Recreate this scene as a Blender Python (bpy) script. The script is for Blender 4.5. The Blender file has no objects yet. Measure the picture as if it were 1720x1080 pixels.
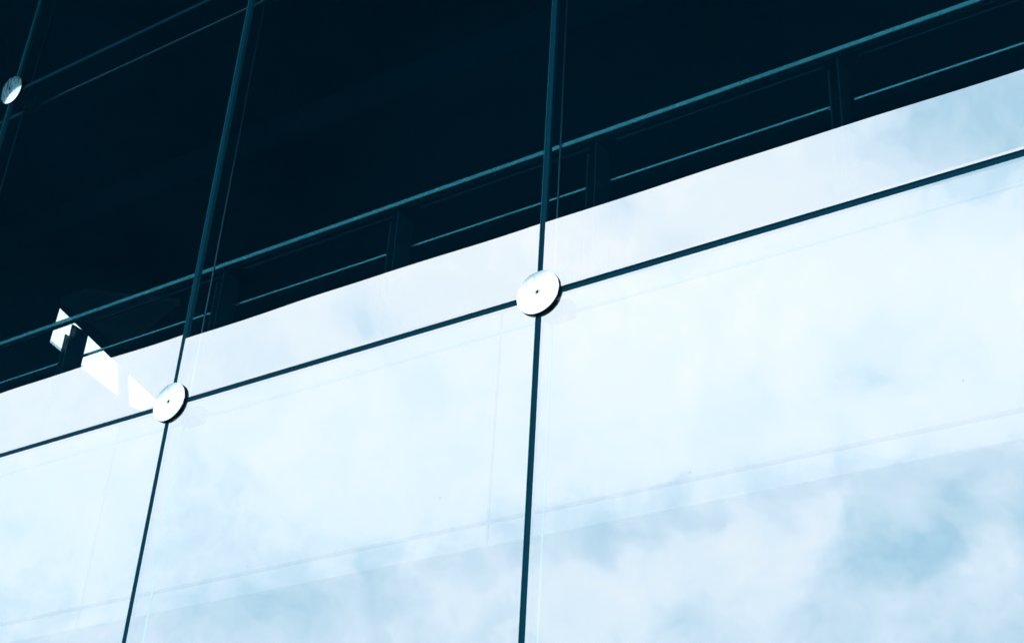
import bpy, bmesh, math, random
from mathutils import Vector, Matrix

random.seed(7)
scene = bpy.context.scene
C = scene.collection

# ------------------------------------------------------------------ camera
cam_data = bpy.data.cameras.new("camera")
cam = bpy.data.objects.new("camera", cam_data)
C.objects.link(cam)
right = Vector((0.83880834, 0.54176982, 0.05372188))
down = Vector((-0.24174749, 0.45906138, -0.85488058))
fwd = Vector((-0.48781013, 0.70409383, 0.51603600))
GZ = -4.33                       # ground level (z = 0 is the joint line that runs through the two lower fixings)
m = Matrix((( right.x, -down.x, -fwd.x, 2.40206),
            ( right.y, -down.y, -fwd.y, -3.62654),
            ( right.z, -down.z, -fwd.z, -2.73196),
            (0, 0, 0, 1)))
cam.matrix_world = m
cam_data.sensor_width = 36.0
cam_data.lens = 51.0677
cam_data.clip_start = 0.05
cam_data.clip_end = 3000
scene.camera = cam

# ------------------------------------------------------------------ world, sun, exposure
SUN_EL, SUN_AZ = math.radians(52), math.radians(25)     # high, behind the building
world = bpy.data.worlds.new("World")
scene.world = world
world.use_nodes = True
nt = world.node_tree
nt.nodes.clear()


def node(tree, kind, **kw):
    n = tree.nodes.new(kind)
    for k, v in kw.items():
        setattr(n, k, v)
    return n


def math_node(tree, op, a, b):
    n = node(tree, 'ShaderNodeMath', operation=op)
    for i, v in enumerate((a, b)):
        if isinstance(v, (int, float)):
            n.inputs[i].default_value = v
        else:
            tree.links.new(v, n.inputs[i])
    return n.outputs[0]


sky = node(nt, 'ShaderNodeTexSky', sky_type='NISHITA')
sky.sun_disc = False
sky.sun_elevation = SUN_EL
sky.sun_rotation = SUN_AZ
sky.air_density = 1.0
sky.dust_density = 0.6
sky.ozone_density = 1.5
tc = node(nt, 'ShaderNodeTexCoord')
D = tc.outputs['Generated']

# cloud density, by direction
warp = node(nt, 'ShaderNodeTexNoise')
warp.inputs['Scale'].default_value = 7.0
warp.inputs['Detail'].default_value = 5.0
nt.links.new(D, warp.inputs['Vector'])
sub = node(nt, 'ShaderNodeVectorMath', operation='SUBTRACT')
nt.links.new(warp.outputs['Color'], sub.inputs[0])
sub.inputs[1].default_value = (0.5, 0.5, 0.5)
sc_ = node(nt, 'ShaderNodeVectorMath', operation='SCALE')
nt.links.new(sub.outputs[0], sc_.inputs[0])
sc_.inputs['Scale'].default_value = 0.08
wd = node(nt, 'ShaderNodeVectorMath', operation='ADD')
nt.links.new(D, wd.inputs[0])
nt.links.new(sc_.outputs[0], wd.inputs[1])
warp2 = node(nt, 'ShaderNodeTexNoise')
warp2.inputs['Scale'].default_value = 26.0
warp2.inputs['Detail'].default_value = 6.0
nt.links.new(wd.outputs[0], warp2.inputs['Vector'])
sub2 = node(nt, 'ShaderNodeVectorMath', operation='SUBTRACT')
nt.links.new(warp2.outputs['Color'], sub2.inputs[0])
sub2.inputs[1].default_value = (0.5, 0.5, 0.5)
sc2 = node(nt, 'ShaderNodeVectorMath', operation='SCALE')
nt.links.new(sub2.outputs[0], sc2.inputs[0])
sc2.inputs['Scale'].default_value = 0.045
wd2 = node(nt, 'ShaderNodeVectorMath', operation='ADD')
nt.links.new(wd.outputs[0], wd2.inputs[0])
nt.links.new(sc2.outputs[0], wd2.inputs[1])
DW = wd2.outputs[0]


def noise(vec, scale, detail, rough):
    n = node(nt, 'ShaderNodeTexNoise')
    n.inputs['Scale'].default_value = scale
    n.inputs['Detail'].default_value = detail
    n.inputs['Roughness'].default_value = rough
    nt.links.new(vec, n.inputs['Vector'])
    return n.outputs['Fac']


CLOUD_GAPS = [     # direction, angular radius, thinner (-) or thicker (+) cloud
    (-0.304, -0.876, 0.373, 0.061, -0.27, 0.00),
    (-0.281, -0.881, 0.381, 0.045, -0.22, 0.00),
    (-0.262, -0.885, 0.385, 0.029, -0.12, 0.00),
    (-0.327, -0.870, 0.370, 0.037, -0.30, 0.00),
    (-0.198, -0.899, 0.391, 0.049, -0.35, 0.00),
    (-0.242, -0.900, 0.363, 0.041, 0.25, 0.00),
    (-0.402, -0.820, 0.408, 0.033, -0.30, 0.00),
    (-0.356, -0.834, 0.421, 0.045, -0.40, 0.00),
    (-0.307, -0.850, 0.427, 0.049, -0.42, 0.00),
    (-0.256, -0.868, 0.426, 0.049, -0.42, 0.00),
    (-0.212, -0.877, 0.431, 0.057, -0.42, 0.00),
    (-0.251, -0.880, 0.403, 0.033, -0.20, 0.00),
    (-0.465, -0.794, 0.392, 0.037, -0.32, 0.20),
    (-0.503, -0.775, 0.381, 0.037, -0.30, 0.20),
    (-0.432, -0.809, 0.399, 0.029, -0.25, 0.20),
    (-0.548, -0.752, 0.367, 0.037, -0.30, 0.20),
    (-0.595, -0.723, 0.350, 0.041, -0.30, 0.20),
    (-0.646, -0.688, 0.331, 0.045, -0.28, 0.20),
    (-0.690, -0.653, 0.312, 0.045, -0.20, 0.20),
    (-0.135, -0.781, 0.609, 0.135, -0.62, 0.00),
    (-0.161, -0.780, 0.604, 0.066, -0.20, 0.00),
    (-0.195, -0.758, 0.622, 0.123, -0.46, 0.00),
    (-0.258, -0.749, 0.610, 0.115, -0.36, 0.00),
    (-0.401, -0.705, 0.585, 0.027, -0.60, 0.00),
    (-0.376, -0.732, 0.568, 0.037, -0.30, 0.00),
    (-0.571, -0.645, 0.508, 0.033, -0.55, 0.00),
    (-0.541, -0.683, 0.491, 0.045, -0.20, 0.00),
    (-0.281, -0.827, 0.486, 0.053, -0.35, 0.00),
    (-0.350, -0.880, 0.322, 0.049, -0.25, 0.00),
    (-0.371, -0.804, 0.465, 0.049, -0.30, 0.00),
    (-0.249, -0.904, 0.349, 0.090, -0.25, 0.00),
    (-0.427, -0.842, 0.331, 0.049, -0.05, 0.00),
    (-0.232, -0.832, 0.503, 0.082, -0.20, 0.00),
    (-0.367, -0.847, 0.384, 0.037, 0.20, 0.65),
    (-0.406, -0.836, 0.369, 0.039, 0.18, 0.65),
    (-0.440, -0.824, 0.358, 0.037, 0.16, 0.60),
    (-0.478, -0.810, 0.340, 0.049, 0.15, 0.50),
    (-0.336, -0.855, 0.394, 0.023, 0.16, 0.40),
    (-0.323, -0.856, 0.403, 0.020, 0.12, 0.40),
    (-0.249, -0.905, 0.345, 0.053, 0.15, 0.20),
    (-0.370, -0.860, 0.353, 0.057, 0.12, 0.20),
    (-0.321, -0.795, 0.515, 0.061, 0.15, 0.00),
    (-0.593, -0.681, 0.429, 0.123, 0.12, 0.00),
    (-0.729, -0.539, 0.422, 0.123, 0.25, 0.00),
]
dens = None
for x, y, z, r, amp, core in CLOUD_GAPS:
    dn = node(nt, 'ShaderNodeVectorMath', operation='DISTANCE')
    nt.links.new(DW, dn.inputs[0])
    dn.inputs[1].default_value = (x, y, z)
    mr = node(nt, 'ShaderNodeMapRange', interpolation_type='SMOOTHSTEP')
    nt.links.new(dn.outputs['Value'], mr.inputs['Value'])
    mr.inputs['From Min'].default_value = r * core
    mr.inputs['From Max'].default_value = r
    mr.inputs['To Min'].default_value = amp
    mr.inputs['To Max'].default_value = 0.0
    dens = mr.outputs[0] if dens is None else math_node(nt, 'ADD', dens, mr.outputs[0])
n1 = math_node(nt, 'SUBTRACT', noise(DW, 8.0, 9.0, 0.56), 0.5)
n2 = math_node(nt, 'SUBTRACT', noise(DW, 13.0, 10.0, 0.6), 0.5)
dens = math_node(nt, 'ADD', dens, math_node(nt, 'MULTIPLY', n1, 0.75))
dens = math_node(nt, 'ADD', dens, math_node(nt, 'MULTIPLY', n2, 0.62))
n3 = math_node(nt, 'SUBTRACT', noise(DW, 42.0, 9.0, 0.6), 0.5)
dens = math_node(nt, 'ADD', dens, math_node(nt, 'MULTIPLY', n3, 0.70))
dens = math_node(nt, 'ADD', dens, 0.74)
sx = node(nt, 'ShaderNodeSeparateXYZ')
nt.links.new(DW, sx.inputs[0])
low = node(nt, 'ShaderNodeMapRange', interpolation_type='SMOOTHSTEP')    # thinner, bluer cloud nearer the horizon
nt.links.new(sx.outputs[2], low.inputs['Value'])
low.inputs['From Min'].default_value = 0.34
low.inputs['From Max'].default_value = 0.47
low.inputs['To Min'].default_value = -0.38
low.inputs['To Max'].default_value = 0.0
dens = math_node(nt, 'ADD', dens, low.outputs[0])
high = node(nt, 'ShaderNodeMapRange', interpolation_type='SMOOTHSTEP')   # thicker, brighter cloud higher up
nt.links.new(sx.outputs[2], high.inputs['Value'])
high.inputs['From Min'].default_value = 0.46
high.inputs['From Max'].default_value = 0.56
high.inputs['To Min'].default_value = 0.0
high.inputs['To Max'].default_value = 0.32
dens = math_node(nt, 'ADD', dens, high.outputs[0])


def layer(lo, hi, below, colour):
    mr = node(nt, 'ShaderNodeMapRange', interpolation_type='SMOOTHSTEP' if hi > 0.9 else 'LINEAR')
    nt.links.new(dens, mr.inputs['Value'])
    mr.inputs['From Min'].default_value = lo
    mr.inputs['From Max'].default_value = hi
    mx = node(nt, 'ShaderNodeMix', data_type='RGBA')
    nt.links.new(mr.outputs[0], mx.inputs[0])
    if isinstance(below, tuple):
        mx.inputs[6].default_value = (*below, 1)
    else:
        nt.links.new(below, mx.inputs[6])
    mx.inputs[7].default_value = (*colour, 1)
    return mx.outputs[2]


# clear blue under a thin veil, then pale cloud, then thick white cloud
veil = node(nt, 'ShaderNodeMix', data_type='RGBA')
veil.inputs[0].default_value = 0.88
nt.links.new(sky.outputs['Color'], veil.inputs[6])
veil.inputs[7].default_value = (7.6, 14.2, 18.3, 1)
pale = layer(-0.30, 0.5, veil.outputs[2], (16.2, 18.9, 21.4))
white = layer(0.40, 1.04, pale, (18.7, 20.3, 21.5))
bg = node(nt, 'ShaderNodeBackground')
bg.inputs['Strength'].default_value = 0.097
bright = layer(0.95, 1.40, white, (21.6, 21.6, 22.2))
nt.links.new(bright, bg.inputs['Color'])
wo = node(nt, 'ShaderNodeOutputWorld')
nt.links.new(bg.outputs[0], wo.inputs['Surface'])

sun_data = bpy.data.lights.new("sun", 'SUN')
sun_data.energy = 1.2
sun_data.angle = math.radians(10)
sun_data.color = (1.0, 0.96, 0.9)
sun = bpy.data.objects.new("sun", sun_data)
C.objects.link(sun)
sd = Vector((math.sin(SUN_AZ) * math.cos(SUN_EL), math.cos(SUN_AZ) * math.cos(SUN_EL), math.sin(SUN_EL)))
sun.rotation_euler = sd.to_track_quat('Z', 'Y').to_euler()
sun.location = sd * 60

scene.view_settings.view_transform = 'Standard'
scene.view_settings.look = 'None'
scene.view_settings.exposure = 0.0
scene.view_settings.gamma = 1.0
scene.cycles.max_bounces = 14
scene.cycles.transparent_max_bounces = 16
scene.cycles.caustics_reflective = False
scene.cycles.caustics_refractive = False
scene.cycles.sample_clamp_indirect = 6.0


# ------------------------------------------------------------------ materials
def new_mat(name):
    mt = bpy.data.materials.new(name)
    mt.use_nodes = True
    mt.node_tree.nodes.clear()
    return mt, mt.node_tree


def principled(name, col, rough=0.5, metal=0.0, var=0.0, vscale=6.0, spec=0.5, bump=0.0, bscale=40.0, stretch=None, rvar=0.0):
    mt, t = new_mat(name)
    out = node(t, 'ShaderNodeOutputMaterial')
    p = node(t, 'ShaderNodeBsdfPrincipled')
    p.inputs['Base Color'].default_value = (*col, 1)
    p.inputs['Roughness'].default_value = rough
    p.inputs['Metallic'].default_value = metal
    p.inputs['Specular IOR Level'].default_value = spec
    t.links.new(p.outputs[0], out.inputs['Surface'])
    tcn = node(t, 'ShaderNodeTexCoord')
    mp = node(t, 'ShaderNodeMapping')
    if stretch:
        mp.inputs['Scale'].default_value = stretch
    t.links.new(tcn.outputs['Object'], mp.inputs['Vector'])
    if var or rvar:
        nz = node(t, 'ShaderNodeTexNoise')
        nz.inputs['Scale'].default_value = vscale
        nz.inputs['Detail'].default_value = 6
        t.links.new(mp.outputs[0], nz.inputs['Vector'])
        if var:
            mx = node(t, 'ShaderNodeMix', data_type='RGBA')
            t.links.new(nz.outputs['Fac'], mx.inputs[0])
            mx.inputs[6].default_value = (*[c * (1 - var) for c in col], 1)
            mx.inputs[7].default_value = (*[min(1, c * (1 + var)) for c in col], 1)
            t.links.new(mx.outputs[2], p.inputs['Base Color'])
        if rvar:
            r = node(t, 'ShaderNodeMapRange')
            r.inputs['To Min'].default_value = max(0, rough - rvar)
            r.inputs['To Max'].default_value = rough + rvar
            t.links.new(nz.outputs['Fac'], r.inputs['Value'])
            t.links.new(r.outputs[0], p.inputs['Roughness'])
    if bump:
        nb = node(t, 'ShaderNodeTexNoise')
        nb.inputs['Scale'].default_value = bscale
        nb.inputs['Detail'].default_value = 4
        t.links.new(mp.outputs[0], nb.inputs['Vector'])
        b = node(t, 'ShaderNodeBump')
        b.inputs['Strength'].default_value = bump
        b.inputs['Distance'].default_value = 0.01
        t.links.new(nb.outputs['Fac'], b.inputs['Height'])
        t.links.new(b.outputs[0], p.inputs['Normal'])
    return mt


def glass(name, refl, refl_col, trans_col, wave=0.0):
    """architectural glass: mirror coat over a tinted clear body"""
    mt, t = new_mat(name)
    out = node(t, 'ShaderNodeOutputMaterial')
    g = node(t, 'ShaderNodeBsdfGlossy')
    g.inputs['Color'].default_value = (*refl_col, 1)
    g.inputs['Roughness'].default_value = 0.0
    tr = node(t, 'ShaderNodeBsdfTransparent')
    tr.inputs['Color'].default_value = (*trans_col, 1)
    lw = node(t, 'ShaderNodeLayerWeight')
    lw.inputs['Blend'].default_value = 0.5
    f = math_node(t, 'ADD', math_node(t, 'MULTIPLY', math_node(t, 'POWER', lw.outputs['Facing'], 5.0), 1.0 - refl), refl)
    mx = node(t, 'ShaderNodeMixShader')
    t.links.new(f, mx.inputs[0])
    t.links.new(tr.outputs[0], mx.inputs[1])
    t.links.new(g.outputs[0], mx.inputs[2])
    t.links.new(mx.outputs[0], out.inputs['Surface'])
    if wave:
        tcn = node(t, 'ShaderNodeTexCoord')
        vo = node(t, 'ShaderNodeTexVoronoi')             # a few dust specks on the outer face
        vo.inputs['Scale'].default_value = 13.0
        t.links.new(tcn.outputs['Object'], vo.inputs['Vector'])
        sp = node(t, 'ShaderNodeSeparateColor')
        t.links.new(vo.outputs['Color'], sp.inputs[0])
        near = math_node(t, 'LESS_THAN', vo.outputs['Distance'], math_node(t, 'MULTIPLY', sp.outputs[1], 0.035))
        few = math_node(t, 'GREATER_THAN', sp.outputs[0], 0.80)
        df = node(t, 'ShaderNodeBsdfDiffuse')
        df.inputs['Color'].default_value = (0.10, 0.25, 0.30, 1)
        m2 = node(t, 'ShaderNodeMixShader')
        t.links.new(math_node(t, 'MULTIPLY', math_node(t, 'MULTIPLY', near, few), 0.35), m2.inputs[0])
        t.links.new(mx.outputs[0], m2.inputs[1])
        t.links.new(df.outputs[0], m2.inputs[2])
        t.links.new(m2.outputs[0], out.inputs['Surface'])
        nb = node(t, 'ShaderNodeTexNoise')
        nb.inputs['Scale'].default_value = 0.9
        nb.inputs['Detail'].default_value = 1.0
        t.links.new(tcn.outputs['Object'], nb.inputs['Vector'])
        b = node(t, 'ShaderNodeBump')
        b.inputs['Strength'].default_value = 1.0
        b.inputs['Distance'].default_value = wave
        t.links.new(nb.outputs['Fac'], b.inputs['Height'])
        t.links.new(b.outputs[0], g.inputs['Normal'])
    return mt


M = {}
M['coat'] = glass('coated glass face', 0.46, (0.95, 0.985, 1.0), (0.74, 0.84, 0.87), wave=0.0012)
M['inner_face'] = glass('glass inner face', 0.03, (0.6, 0.9, 0.95), (0.92, 0.98, 0.98))
M['glass_edge'] = principled('polished glass edge', (0.03, 0.34, 0.42), 0.25, 0.0, var=0.25, vscale=9)
M['sealant'] = principled('teal grey joint sealant', (0.0003, 0.060, 0.098), 0.6, 0.0, var=0.30, vscale=5, bump=0.25, bscale=60, spec=0.05)
M['steel'] = principled('brushed stainless steel', (0.90, 0.94, 0.97), 0.12, 1.0)
t = M['steel'].node_tree
g2 = node(t, 'ShaderNodeBsdfGlossy')
g2.inputs['Color'].default_value = (0.40, 0.88, 1.0, 1)
g2.inputs['Roughness'].default_value = 0.55
ms = node(t, 'ShaderNodeMixShader')
nzs = node(t, 'ShaderNodeTexNoise')
nzs.inputs['Scale'].default_value = 60
mps = node(t, 'ShaderNodeMapping')
mps.inputs['Scale'].default_value = (1.6, 1, 0.25)
tcs = node(t, 'ShaderNodeTexCoord')
t.links.new(tcs.outputs['Object'], mps.inputs['Vector'])
t.links.new(mps.outputs[0], nzs.inputs['Vector'])
mrs = node(t, 'ShaderNodeMapRange')
mrs.inputs['From Min'].default_value = 0.35
mrs.inputs['From Max'].default_value = 0.7
mrs.inputs['To Min'].default_value = 0.12
mrs.inputs['To Max'].default_value = 0.55
t.links.new(nzs.outputs['Fac'], mrs.inputs['Value'])
t.links.new(mrs.outputs[0], ms.inputs[0])
po = next(n for n in t.nodes if n.type == 'BSDF_PRINCIPLED')
oo = next(n for n in t.nodes if n.type == 'OUTPUT_MATERIAL')
t.links.new(po.outputs[0], ms.inputs[1])
t.links.new(g2.outputs[0], ms.inputs[2])
t.links.new(ms.outputs[0], oo.inputs['Surface'])
M['gasket_shade'] = principled('black gasket and groove shade', (0.001, 0.004, 0.007), 0.6, 0.0, spec=0.2)
M['cable'] = principled('stainless cable', (0.14, 0.52, 0.62), 0.28, 1.0)
M['rail'] = principled('satin steel rail', (0.15, 0.66, 0.74), 0.28, 1.0, rvar=0.06, vscale=12)
M['dark_steel'] = principled('dark painted steel', (0.004, 0.085, 0.130), 0.35, 0.0, var=0.2)
M['fascia'] = principled('white fascia panel', (0.85, 0.55, 0.42), 0.5, 0.0, var=0.03, vscale=3)
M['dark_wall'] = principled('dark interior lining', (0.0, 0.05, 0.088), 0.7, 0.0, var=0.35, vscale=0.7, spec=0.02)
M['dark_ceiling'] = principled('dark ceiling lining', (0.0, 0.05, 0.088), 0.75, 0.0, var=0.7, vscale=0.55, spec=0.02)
M['reveal'] = principled('ceiling board with painted light', (0.6, 0.92, 0.95), 0.6, 0.0, var=0.1)  # paleness stands in for light falling on the board
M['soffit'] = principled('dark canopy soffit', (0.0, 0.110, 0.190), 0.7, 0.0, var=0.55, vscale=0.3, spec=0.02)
M['paving'] = principled('grey stone paving', (0.10, 0.12, 0.14), 0.75, 0.0, var=0.2, vscale=2.5)
M['cladding'] = principled('dark stone cladding', (0.012, 0.03, 0.045), 0.6, 0.0, var=0.25, vscale=4)
mt, t = new_mat('lit diffuser')  # glow put in to imitate the bright rooflight
o_ = node(t, 'ShaderNodeOutputMaterial')
e_ = node(t, 'ShaderNodeEmission')
e_.inputs['Color'].default_value = (0.92, 0.98, 1.0, 1)
e_.inputs['Strength'].default_value = 3.0
t.links.new(e_.outputs[0], o_.inputs['Surface'])
M['lit'] = mt


# ------------------------------------------------------------------ mesh helpers
def bm_box(bm, x0, x1, y0, y1, z0, z1, mi=0):
    vs = [bm.verts.new(p) for p in ((x0, y0, z0), (x1, y0, z0), (x1, y1, z0), (x0, y1, z0),
                                    (x0, y0, z1), (x1, y0, z1), (x1, y1, z1), (x0, y1, z1))]
    for idx in ((0, 3, 2, 1), (4, 5, 6, 7), (0, 1, 5, 4), (1, 2, 6, 5), (2, 3, 7, 6), (3, 0, 4, 7)):
        f = bm.faces.new([vs[i] for i in idx])
        f.material_index = mi


def bm_tube(bm, a, b, r, n=16, r2=None):
    a, b = Vector(a), Vector(b)
    r2 = r if r2 is None else r2
    ax = (b - a).normalized()
    t = Vector((0, 0, 1)) if abs(ax.z) < 0.9 else Vector((1, 0, 0))
    u = ax.cross(t).normalized()
    v = ax.cross(u)
    ra, rb = [], []
    for i in range(n):
        th = 2 * math.pi * i / n
        d = u * math.cos(th) + v * math.sin(th)
        ra.append(bm.verts.new(a + d * r))
        rb.append(bm.verts.new(b + d * r2))
    for i in range(n):
        j = (i + 1) % n
        f = bm.faces.new((ra[i], ra[j], rb[j], rb[i]))
        f.smooth = True
    bm.faces.new(ra[::-1])
    bm.faces.new(rb)


def bm_lathe(bm, prof, n=64):
    """prof: (radius, y) pairs, revolved about the y axis"""
    rings = []
    for r, y in prof:
        if r < 1e-6:
            rings.append([bm.verts.new((0, y, 0))])
        else:
            rings.append([bm.verts.new((r * math.cos(2 * math.pi * i / n), y, r * math.sin(2 * math.pi * i / n))) for i in range(n)])
    for A, B in zip(rings, rings[1:]):
        for i in range(n):
            j = (i + 1) % n
            if len(A) == 1 and len(B) == 1:
                continue
            if len(A) == 1:
                f = bm.faces.new((A[0], B[i], B[j]))
            elif len(B) == 1:
                f = bm.faces.new((A[i], B[0], A[j]))
            else:
                f = bm.faces.new((A[i], B[i], B[j], A[j]))
            f.smooth = True


def sharpen(bm):
    for e in bm.edges:
        if len(e.link_faces) == 2 and e.calc_face_angle(0) > 0.6:
            e.smooth = False


def obj(name, bm, mats, parent=None, loc=(0, 0, 0), bevel=0.0):
    bmesh.ops.recalc_face_normals(bm, faces=bm.faces[:])
    sharpen(bm)
    me = bpy.data.meshes.new(name)
    bm.to_mesh(me)
    bm.free()
    for mt in (mats if isinstance(mats, (list, tuple)) else [mats]):
        me.materials.append(mt)
    o = bpy.data.objects.new(name, me)
    C.objects.link(o)
    o.location = loc
    if parent is not None:
        o.parent = parent
    if bevel:
        b = o.modifiers.new("bevel", 'BEVEL')
        b.width = bevel
        b.segments = 2
        b.limit_method = 'ANGLE'
    return o


def empty(name, loc):
    o = bpy.data.objects.new(name, None)
    o.empty_display_size = 0.2
    C.objects.link(o)
    o.location = loc
    return o


def tag(o, label=None, cat=None, group=None, kind=None):
    for k, v in (('label', label), ('category', cat), ('group', group), ('kind', kind)):
        if v:
            o[k] = v
    return o


# ------------------------------------------------------------------ setting
W, H, GAP = 1.8, 2.4109, 0.024
COLS, ROWS = range(-4, 2), range(-1, 2)
XL, XR = -4 * W, 2 * W
ZT = 2 * H                                   # facade head, where the canopy starts
bm = bmesh.new()
S = 400
v = [bm.verts.new(p) for p in ((-S, -S, GZ), (S, -S, GZ), (S, S, GZ), (-S, S, GZ))]
bm.faces.new(v)
g = obj('ground', bm, M['paving'])
tag(g, 'grey paved ground in front of the glass building', 'ground', kind='structure')

# the building shell behind the glass: back, ends, lower room, plinth
bld = empty('glass_building', (-2.7, 4, GZ))
tag(bld, 'dark unlit interior of the glass building behind the panes', 'building')


def bpart(name, boxes, mt):
    b = bmesh.new()
    for q in boxes:
        bm_box(b, *q)
    o = obj(name, b, mt, bld)
    o.matrix_parent_inverse = Matrix.Translation((2.7, -4, -GZ))
    return o


XI0, XI1, YB = -13.0, 7.0, 9.0
HX = [(-8.543, 4.162), (-8.832, 5.127), (-9.114, 6.131), (-9.420, 6.20), (-9.472, 6.077), (-9.297, 5.177), (-9.221, 4.810), (-9.177, 4.593)]
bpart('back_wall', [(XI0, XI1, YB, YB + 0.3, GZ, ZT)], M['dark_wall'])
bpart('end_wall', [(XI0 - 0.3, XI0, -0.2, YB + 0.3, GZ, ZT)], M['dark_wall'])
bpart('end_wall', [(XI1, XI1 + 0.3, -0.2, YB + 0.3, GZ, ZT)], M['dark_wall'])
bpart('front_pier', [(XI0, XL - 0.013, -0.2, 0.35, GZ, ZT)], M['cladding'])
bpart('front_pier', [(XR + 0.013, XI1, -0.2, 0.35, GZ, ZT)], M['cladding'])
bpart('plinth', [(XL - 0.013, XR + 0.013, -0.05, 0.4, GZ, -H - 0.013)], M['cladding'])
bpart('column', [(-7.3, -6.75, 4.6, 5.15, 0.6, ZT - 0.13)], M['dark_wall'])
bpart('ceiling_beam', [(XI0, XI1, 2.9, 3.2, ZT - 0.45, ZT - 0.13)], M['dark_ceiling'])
# ceiling with the slanted rooflight opening cut through it
ZC = 4.7
bm = bmesh.new()
outer = [(XI0, 0.02), (XI1, 0.02), (XI1, YB), (XI0, YB)]


def ceil_layer(z):
    ov = [bm.verts.new((x, y, z)) for x, y in outer]
    hv = [bm.verts.new((x, y, z)) for x, y in HX]
    ed = [bm.edges.new((ov[i], ov[(i + 1) % 4])) for i in range(4)]
    ed += [bm.edges.new((hv[i], hv[(i + 1) % len(hv)])) for i in range(len(hv))]
    bmesh.ops.triangle_fill(bm, use_beauty=True, edges=ed)
    return hv


h0 = ceil_layer(ZC)
h1 = ceil_layer(ZC + 0.35)
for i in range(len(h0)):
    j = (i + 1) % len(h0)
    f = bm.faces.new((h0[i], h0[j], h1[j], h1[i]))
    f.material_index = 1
co = obj('ceiling', bm, [M['dark_ceiling'], M['reveal']], bld)
co.matrix_parent_inverse = Matrix.Translation((2.7, -4, -GZ))

# added glowing panel standing in for the rooflight, and the light-painted board beside it
rl = empty('rooflight_stand_in', (-9.1, 5.1, ZC))
tag(rl, 'bright white slanting rooflight stand-in behind the balustrade at far left', 'rooflight stand-in')
bm = bmesh.new()
lo = [bm.verts.new((x + 9.1, y - 5.1, 0.03)) for x, y in HX]
hi = [bm.verts.new((x + 9.1, y - 5.1, 0.10)) for x, y in HX]
bm.faces.new(lo)
bm.faces.new(hi)
for i in range(len(lo)):
    j = (i + 1) % len(lo)
    bm.faces.new((lo[i], lo[j], hi[j], hi[i]))
obj('glow_panel', bm, M['lit'], rl)
bm = bmesh.new()
bm_box(bm, -0.65, 0.65, -0.06, 0.06, -0.05, 0.02)
bmesh.ops.rotate(bm, verts=bm.verts[:], cent=(0, 0, 0), matrix=Matrix.Rotation(math.radians(135), 3, 'Z'))
bmesh.ops.translate(bm, verts=bm.verts[:], vec=(0.03, 0.46, 0))
obj('cross_bar', bm, M['dark_steel'], rl)
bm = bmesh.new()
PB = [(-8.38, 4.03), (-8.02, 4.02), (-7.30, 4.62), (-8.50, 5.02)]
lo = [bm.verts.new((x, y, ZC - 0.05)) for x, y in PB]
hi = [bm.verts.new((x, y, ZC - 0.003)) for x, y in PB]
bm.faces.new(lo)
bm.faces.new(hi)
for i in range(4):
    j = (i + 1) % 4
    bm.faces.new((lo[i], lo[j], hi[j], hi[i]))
cb = obj('painted_light_board', bm, M['reveal'], bld)  # lit look painted in through its pale colour
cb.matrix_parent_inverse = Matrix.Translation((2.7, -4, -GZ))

# upper floor: slab whose edge carries the white fascia and the balustrade
DF = 1.20
ZF0, ZF1 = -0.317, 0.904
fl = empty('mezzanine_floor', (-2.5, DF, ZF0))
tag(fl, 'upper floor edge with pale panelled fascia seen through the lower panes', 'floor edge')


def fpart(name, boxes, mt, bevel=0.0, y=0):
    b = bmesh.new()
    for (x0, x1, y0, y1, z0, z1) in boxes:
        bm_box(b, x0 + 2.5, x1 + 2.5, y0 - DF, y1 - DF, z0 - ZF0, z1 - ZF0)
    return obj(name, b, mt, fl, bevel=bevel)


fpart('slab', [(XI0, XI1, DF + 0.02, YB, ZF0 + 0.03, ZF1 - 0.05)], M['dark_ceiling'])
cuts = [XI0, -8.717, -6.146, -3.575, -1.003, 1.569, 4.14, XI1]
for a, b_ in zip(cuts, cuts[1:]):
    fpart('fascia_panel', [(a + 0.008, b_ - 0.008, DF, DF + 0.018, -0.194, ZF1)], M['fascia'], 0.002)
    fpart('bottom_trim', [(a + 0.008, b_ - 0.008, DF, DF + 0.018, ZF0, -0.215)], M['fascia'], 0.002)

# balustrade on the upper floor edge
bal = empty('balustrade', (-1.8, 1.3, ZF1))
tag(bal, 'steel balustrade with paired flat posts dimly seen behind the dark middle panes', 'balustrade')
ZR, ZL = 1.838, 1.529
YR = 1.30
PX = [-6.80, -5.53, -4.264, -3.008, -1.762, -0.556, 0.689, 1.93, 3.17, 4.41]


def apart(name, fn, mt, bevel=0.0):
    b = bmesh.new()
    fn(b)
    bmesh.ops.translate(b, verts=b.verts[:], vec=(1.8, -1.3, -ZF1))
    return obj(name, b, mt, bal, bevel=bevel)


def top_rail(b):
    bm_box(b, -8.0, 5.5, -0.024, 0.024, -0.015, 0.015)
    bmesh.ops.rotate(b, verts=b.verts[:], cent=(0, 0, 0), matrix=Matrix.Rotation(math.radians(12), 3, 'X'))
    bmesh.ops.translate(b, verts=b.verts[:], vec=(0, YR, ZR))


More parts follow.
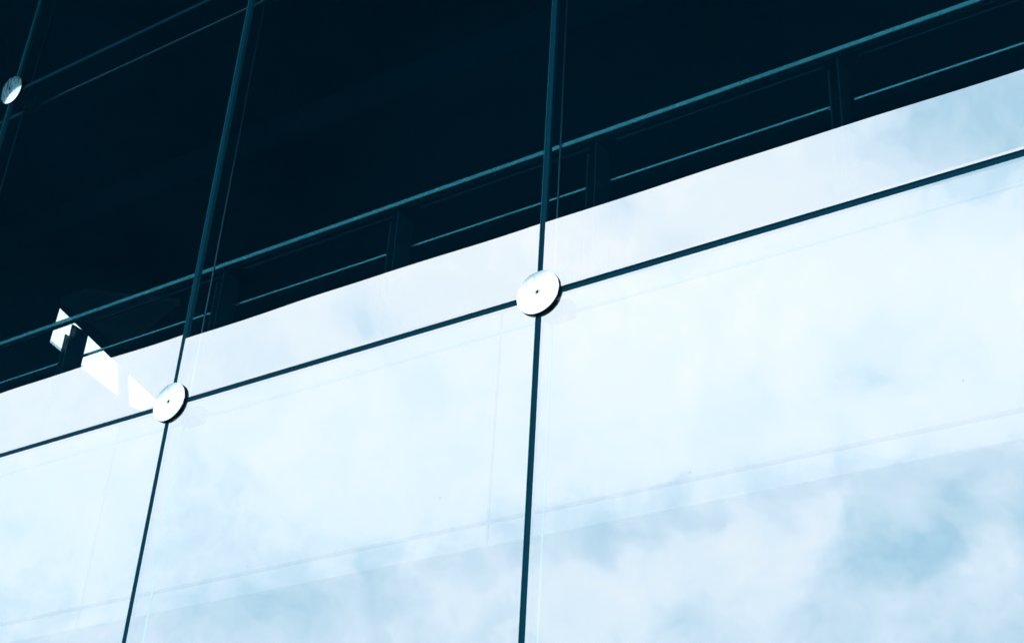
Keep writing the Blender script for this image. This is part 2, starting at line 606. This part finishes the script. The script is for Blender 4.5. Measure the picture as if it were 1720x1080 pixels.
apart('top_rail', top_rail, M['rail'], 0.006)
for x in PX:
    def post(b, x=x):
        bm_box(b, x - 0.005, x + 0.005, DF, DF + 0.13, ZF1 + 0.004, 1.655)
        bm_box(b, x + 0.040, x + 0.050, DF, DF + 0.13, ZF1 + 0.004, 1.712)
        bm_tube(b, (x + 0.005, DF + 0.06, ZL), (x + 0.040, DF + 0.06, ZL), 0.012, 10)
        bm_tube(b, (x + 0.005, DF + 0.06, ZF1 + 0.2), (x + 0.040, DF + 0.06, ZF1 + 0.2), 0.012, 10)
    apart('post', post, M['dark_steel'], 0.0015)
    apart('bolt', lambda b, x=x: bm_tube(b, (x - 0.022, DF + 0.03, ZL - 0.07), (x - 0.005, DF + 0.03, ZL - 0.07), 0.009, 10), M['rail'])
for a, b_ in zip(PX, PX[1:]):
    def lower_rail(b):
        bm_box(b, a + 0.075, b_ - 0.03, -0.008, 0.008, -0.007, 0.007)
        bmesh.ops.rotate(b, verts=b.verts[:], cent=(0, 0, 0), matrix=Matrix.Rotation(math.radians(14), 3, 'X'))
        bmesh.ops.translate(b, verts=b.verts[:], vec=(0, YR, ZL))
    apart('lower_rail', lower_rail, M['rail'], 0.003)
    if a > -4.3:
        apart('glazing_channel', lambda b: bm_box(b, a + 0.11, b_ - 0.05, YR - 0.008, YR + 0.008, ZR - 0.075, ZR - 0.065), M['dark_steel'], 0.002)

# canopy overhead, mirrored as the dark upper part of the facade
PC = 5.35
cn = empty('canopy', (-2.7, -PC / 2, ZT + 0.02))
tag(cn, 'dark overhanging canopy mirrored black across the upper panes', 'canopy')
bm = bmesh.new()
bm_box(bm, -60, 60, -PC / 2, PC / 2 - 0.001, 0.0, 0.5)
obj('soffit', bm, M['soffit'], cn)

# ------------------------------------------------------------------ panes
ROWN = {-1: 'lower row', 0: 'middle row', 1: 'upper row'}
PLAB = {
    (0, -1): 'large reflective pane below the right long joint, mirroring blue patches under a cloud',
    (-1, -1): 'bright cloud-filled pane beneath the joint between the two lower discs',
    (-2, -1): 'pale pane in the bottom left corner, below and left of the leftmost lower disc',
    (0, 0): 'half dark pane above the right long joint, right of the central vertical joint',
    (-1, 0): 'half dark pane between the two vertical joints, above both lower discs',
    (-2, 0): 'dark pane directly below the small upper disc, mirroring the bright rooflight',
    (-3, 0): 'dark sliver of pane below and left of the small upper disc',
    (-2, 1): 'dark pane above the sloping upper joint right of the small upper disc',
    (-3, 1): 'black pane in the top left corner, above and left of the small upper disc',
}


def pane_mesh():
    b = bmesh.new()
    hw, hh, c, t = (W - GAP) / 2, (H - GAP) / 2, 0.010, 0.019
    def ring(x, y, z):
        return [b.verts.new(p) for p in ((-x, y, -z), (x, y, -z), (x, y, z), (-x, y, z))]
    ct = 0.0003
    front = [b.verts.new(p) for p in ((-hw, 0, c - hh), (hw, 0, c - hh), (hw, 0, hh - c), (-hw, 0, hh - c))]
    cham, back = ring(hw, ct, hh), ring(hw, t, hh)
    b.faces.new(front).material_index = 0
    for i in range(4):
        j = (i + 1) % 4
        b.faces.new((front[i], cham[i], cham[j], front[j])).material_index = 0 if i in (0, 2) else 2
        b.faces.new((cham[i], back[i], back[j], cham[j])).material_index = 2
    b.faces.new(back[::-1]).material_index = 1
    return b


TILT = {(-2, 0): 0.0025, (-1, 0): -0.0012, (0, 0): -0.0026, (-2, 1): 0.0, (-3, 0): 0.0}     # slight lean left from setting the panes
proto = None
for c in COLS:
    for r in ROWS:
        loc = ((c + 0.5) * W, 0, (r + 0.5) * H)
        if proto is None:
            proto = p = obj('facade_glass', pane_mesh(), [M['coat'], M['inner_face'], M['glass_edge']])
        else:
            p = proto.copy()
            C.objects.link(p)
        p.location = loc
        k = 0.0012
        p.rotation_euler = (TILT.get((c, r), random.uniform(-k, k)), 0, random.uniform(-k, k))
        lab = PLAB.get((c, r), 'reflective pane beyond the edge of the photographed part of the facade')
        tag(p, lab, 'glass pane', 'glass panes of the facade' if (c, r) in PLAB else 'unpictured panes of the facade')

# ------------------------------------------------------------------ joints between the panes
JV = {-2: 'thin vertical joint through the small upper disc at far left',
      -1: 'vertical joint through the left lower disc',
      0: 'vertical joint through the large central disc'}
for j in range(-3, 2):
    bm = bmesh.new()
    bm_box(bm, -GAP / 2, GAP / 2, 0.0045, 0.016, -H, ZT)
    o = obj('sealant_joint', bm, M['sealant'], loc=(j * W, 0, 0))
    tag(o, JV.get(j, 'vertical joint beyond the edge of the photographed part of the facade'), 'joint', 'vertical joints of the facade')
for r, lab in ((0, 'long rising joint through both lower discs'), (1, 'rising joint through the small upper disc at top left')):
    bm = bmesh.new()
    bm_box(bm, XL, XR, 0.0035, 0.0175, -GAP / 2, GAP / 2)
    o = obj('sealant_joint', bm, M['sealant'], loc=(0, 0, r * H))
    tag(o, lab, 'joint', 'rising joints of the facade')

# ------------------------------------------------------------------ cable net behind the glass
CV = {-2: 'thin upright cable behind the far left vertical joint', -1: 'thin upright cable behind the joint of the left lower disc',
      0: 'thin upright cable behind the joint of the large central disc'}
for j in range(-3, 2):
    bm = bmesh.new()
    bm_tube(bm, (0, 0, -H), (0, 0, ZT), 0.0045, 12)
    o = obj('steel_cable', bm, M['cable'], loc=(j * W, 0.093, 0))
    tag(o, CV.get(j, 'upright cable beyond the edge of the photographed part of the facade'), 'cable', 'upright cables behind the glass')
for r, lab in ((0, 'level cable behind the long joint of the lower discs'), (1, 'level cable behind the rising upper joint at top left')):
    bm = bmesh.new()
    bm_tube(bm, (XL, 0, 0), (XR, 0, 0), 0.008, 12)
    o = obj('steel_cable', bm, M['cable'], loc=(0, 0.148, r * H))
    tag(o, lab, 'cable', 'level cables behind the glass')

# ------------------------------------------------------------------ disc fixings
RD = 0.088


def face_bm(sag):
    b = bmesh.new()
    prof = [(0.0108, -0.0290)]
    n = 16
    for i in range(1, n + 1):
        r = 0.0105 + (RD - 0.003 - 0.0105) * i / n
        prof.append((r, -0.0290 + sag * (r / RD) ** 2))
    ye = prof[-1][1] + sag * 0.06
    prof += [(RD - 0.0004, ye), (RD - 0.0004, -0.0080)]
    bm_lathe(b, prof)
    return b


def make_fixing():
    root = empty('disc_fixing', (0, 0, 0))
    b = face_bm(0.0034)
    obj('face_plate', b, M['steel'], root)
    b = bmesh.new()
    bm_lathe(b, [(RD - 0.002, -0.0182), (RD - 0.0005, -0.0180), (RD + 0.0005, -0.0165), (RD + 0.0005, -0.0020), (RD - 0.002, -0.0012), (0.02, -0.0012)])
    obj('rim', b, M['gasket_shade'], root)
    b = bmesh.new()
    bm_lathe(b, [(0.0092, -0.0284), (0.0086, -0.0296), (0.0066, -0.0296), (0.0064, -0.0230)], 24)
    sc = obj('socket_screw', b, M['steel'], root)
    b = bmesh.new()
    bm_lathe(b, [(0.0067, -0.0294), (0.0058, -0.0240), (0.0, -0.0238)], 6)
    bm_lathe(b, [(0.0086, -0.0280), (0.0112, -0.0280)], 32)  # black ring painted in as shadow in the groove around the screw
    obj('socket', b, M['gasket_shade'], sc)
    b = bmesh.new()
    bm_tube(b, (0, 0.021, 0), (0, 0.175, 0), 0.026, 24)
    obj('arm', b, M['dark_steel'], root)
    b = bmesh.new()
    bm_lathe(b, [(0.0, 0.0195), (0.060, 0.0195), (0.060, 0.030), (0.0, 0.030)], 40)
    obj('inner_plate', b, M['dark_steel'], root)
    b = bmesh.new()
    bm_box(b, -0.055, 0.055, 0.112, 0.168, -0.034, 0.034)
    obj('cable_clamp', b, M['dark_steel'], root, bevel=0.01)
    return root


FX = {(0, 0): ('large bright steel disc at the crossing of joints in mid picture', 0.0),
      (-1, 0): ('steel disc at the crossing of joints left of the large central disc', 0.0),
      (-2, 1): ('small half dark steel disc at top left edge', -9.0),
      (-1, 1): ('steel disc hidden just above the top edge, with its arm behind dark glass', 0.0)}
first = None
for r in (0, 1):
    for j in range(-3, 2):
        if first is None:
            first = o = make_fixing()
        else:
            o = first.copy()
            C.objects.link(o)
            for ch in first.children:
                k = ch.copy()
                C.objects.link(k)
                k.parent = o
                for gc in ch.children:
                    q = gc.copy()
                    C.objects.link(q)
                    q.parent = k
        for ch in o.children:
            if ch.name.split('.')[0] in ('face_plate', 'rim', 'socket_screw'):
                ch.scale.y = 0.52
        lab, tilt = FX.get((j, r), ('steel disc fixing beyond the edge of the photographed part of the facade', 0.0))
        o.location = (j * W, 0, r * H + 0.009)
        if tilt:
            plate = next(ch for ch in o.children if ch.name.startswith('face_plate'))
            b = face_bm(0.0200)
            bmesh.ops.recalc_face_normals(b, faces=b.faces[:])
            me = bpy.data.meshes.new('face_plate')
            sharpen(b)
            b.to_mesh(me)
            b.free()
            me.materials.append(M['steel'])
            plate.data = me
            ring = next(ch for ch in o.children if ch.name.startswith('rim'))
            ring.scale.y = 0.4
            for ch in o.children:
                if ch.name.split('.')[0] in ('face_plate', 'rim', 'socket_screw'):
                    ch.rotation_euler.x = math.radians(-tilt)
                    ch.location.y = -0.010
        tag(o, lab, 'disc fixing', 'steel disc fixings at the joint crossings')
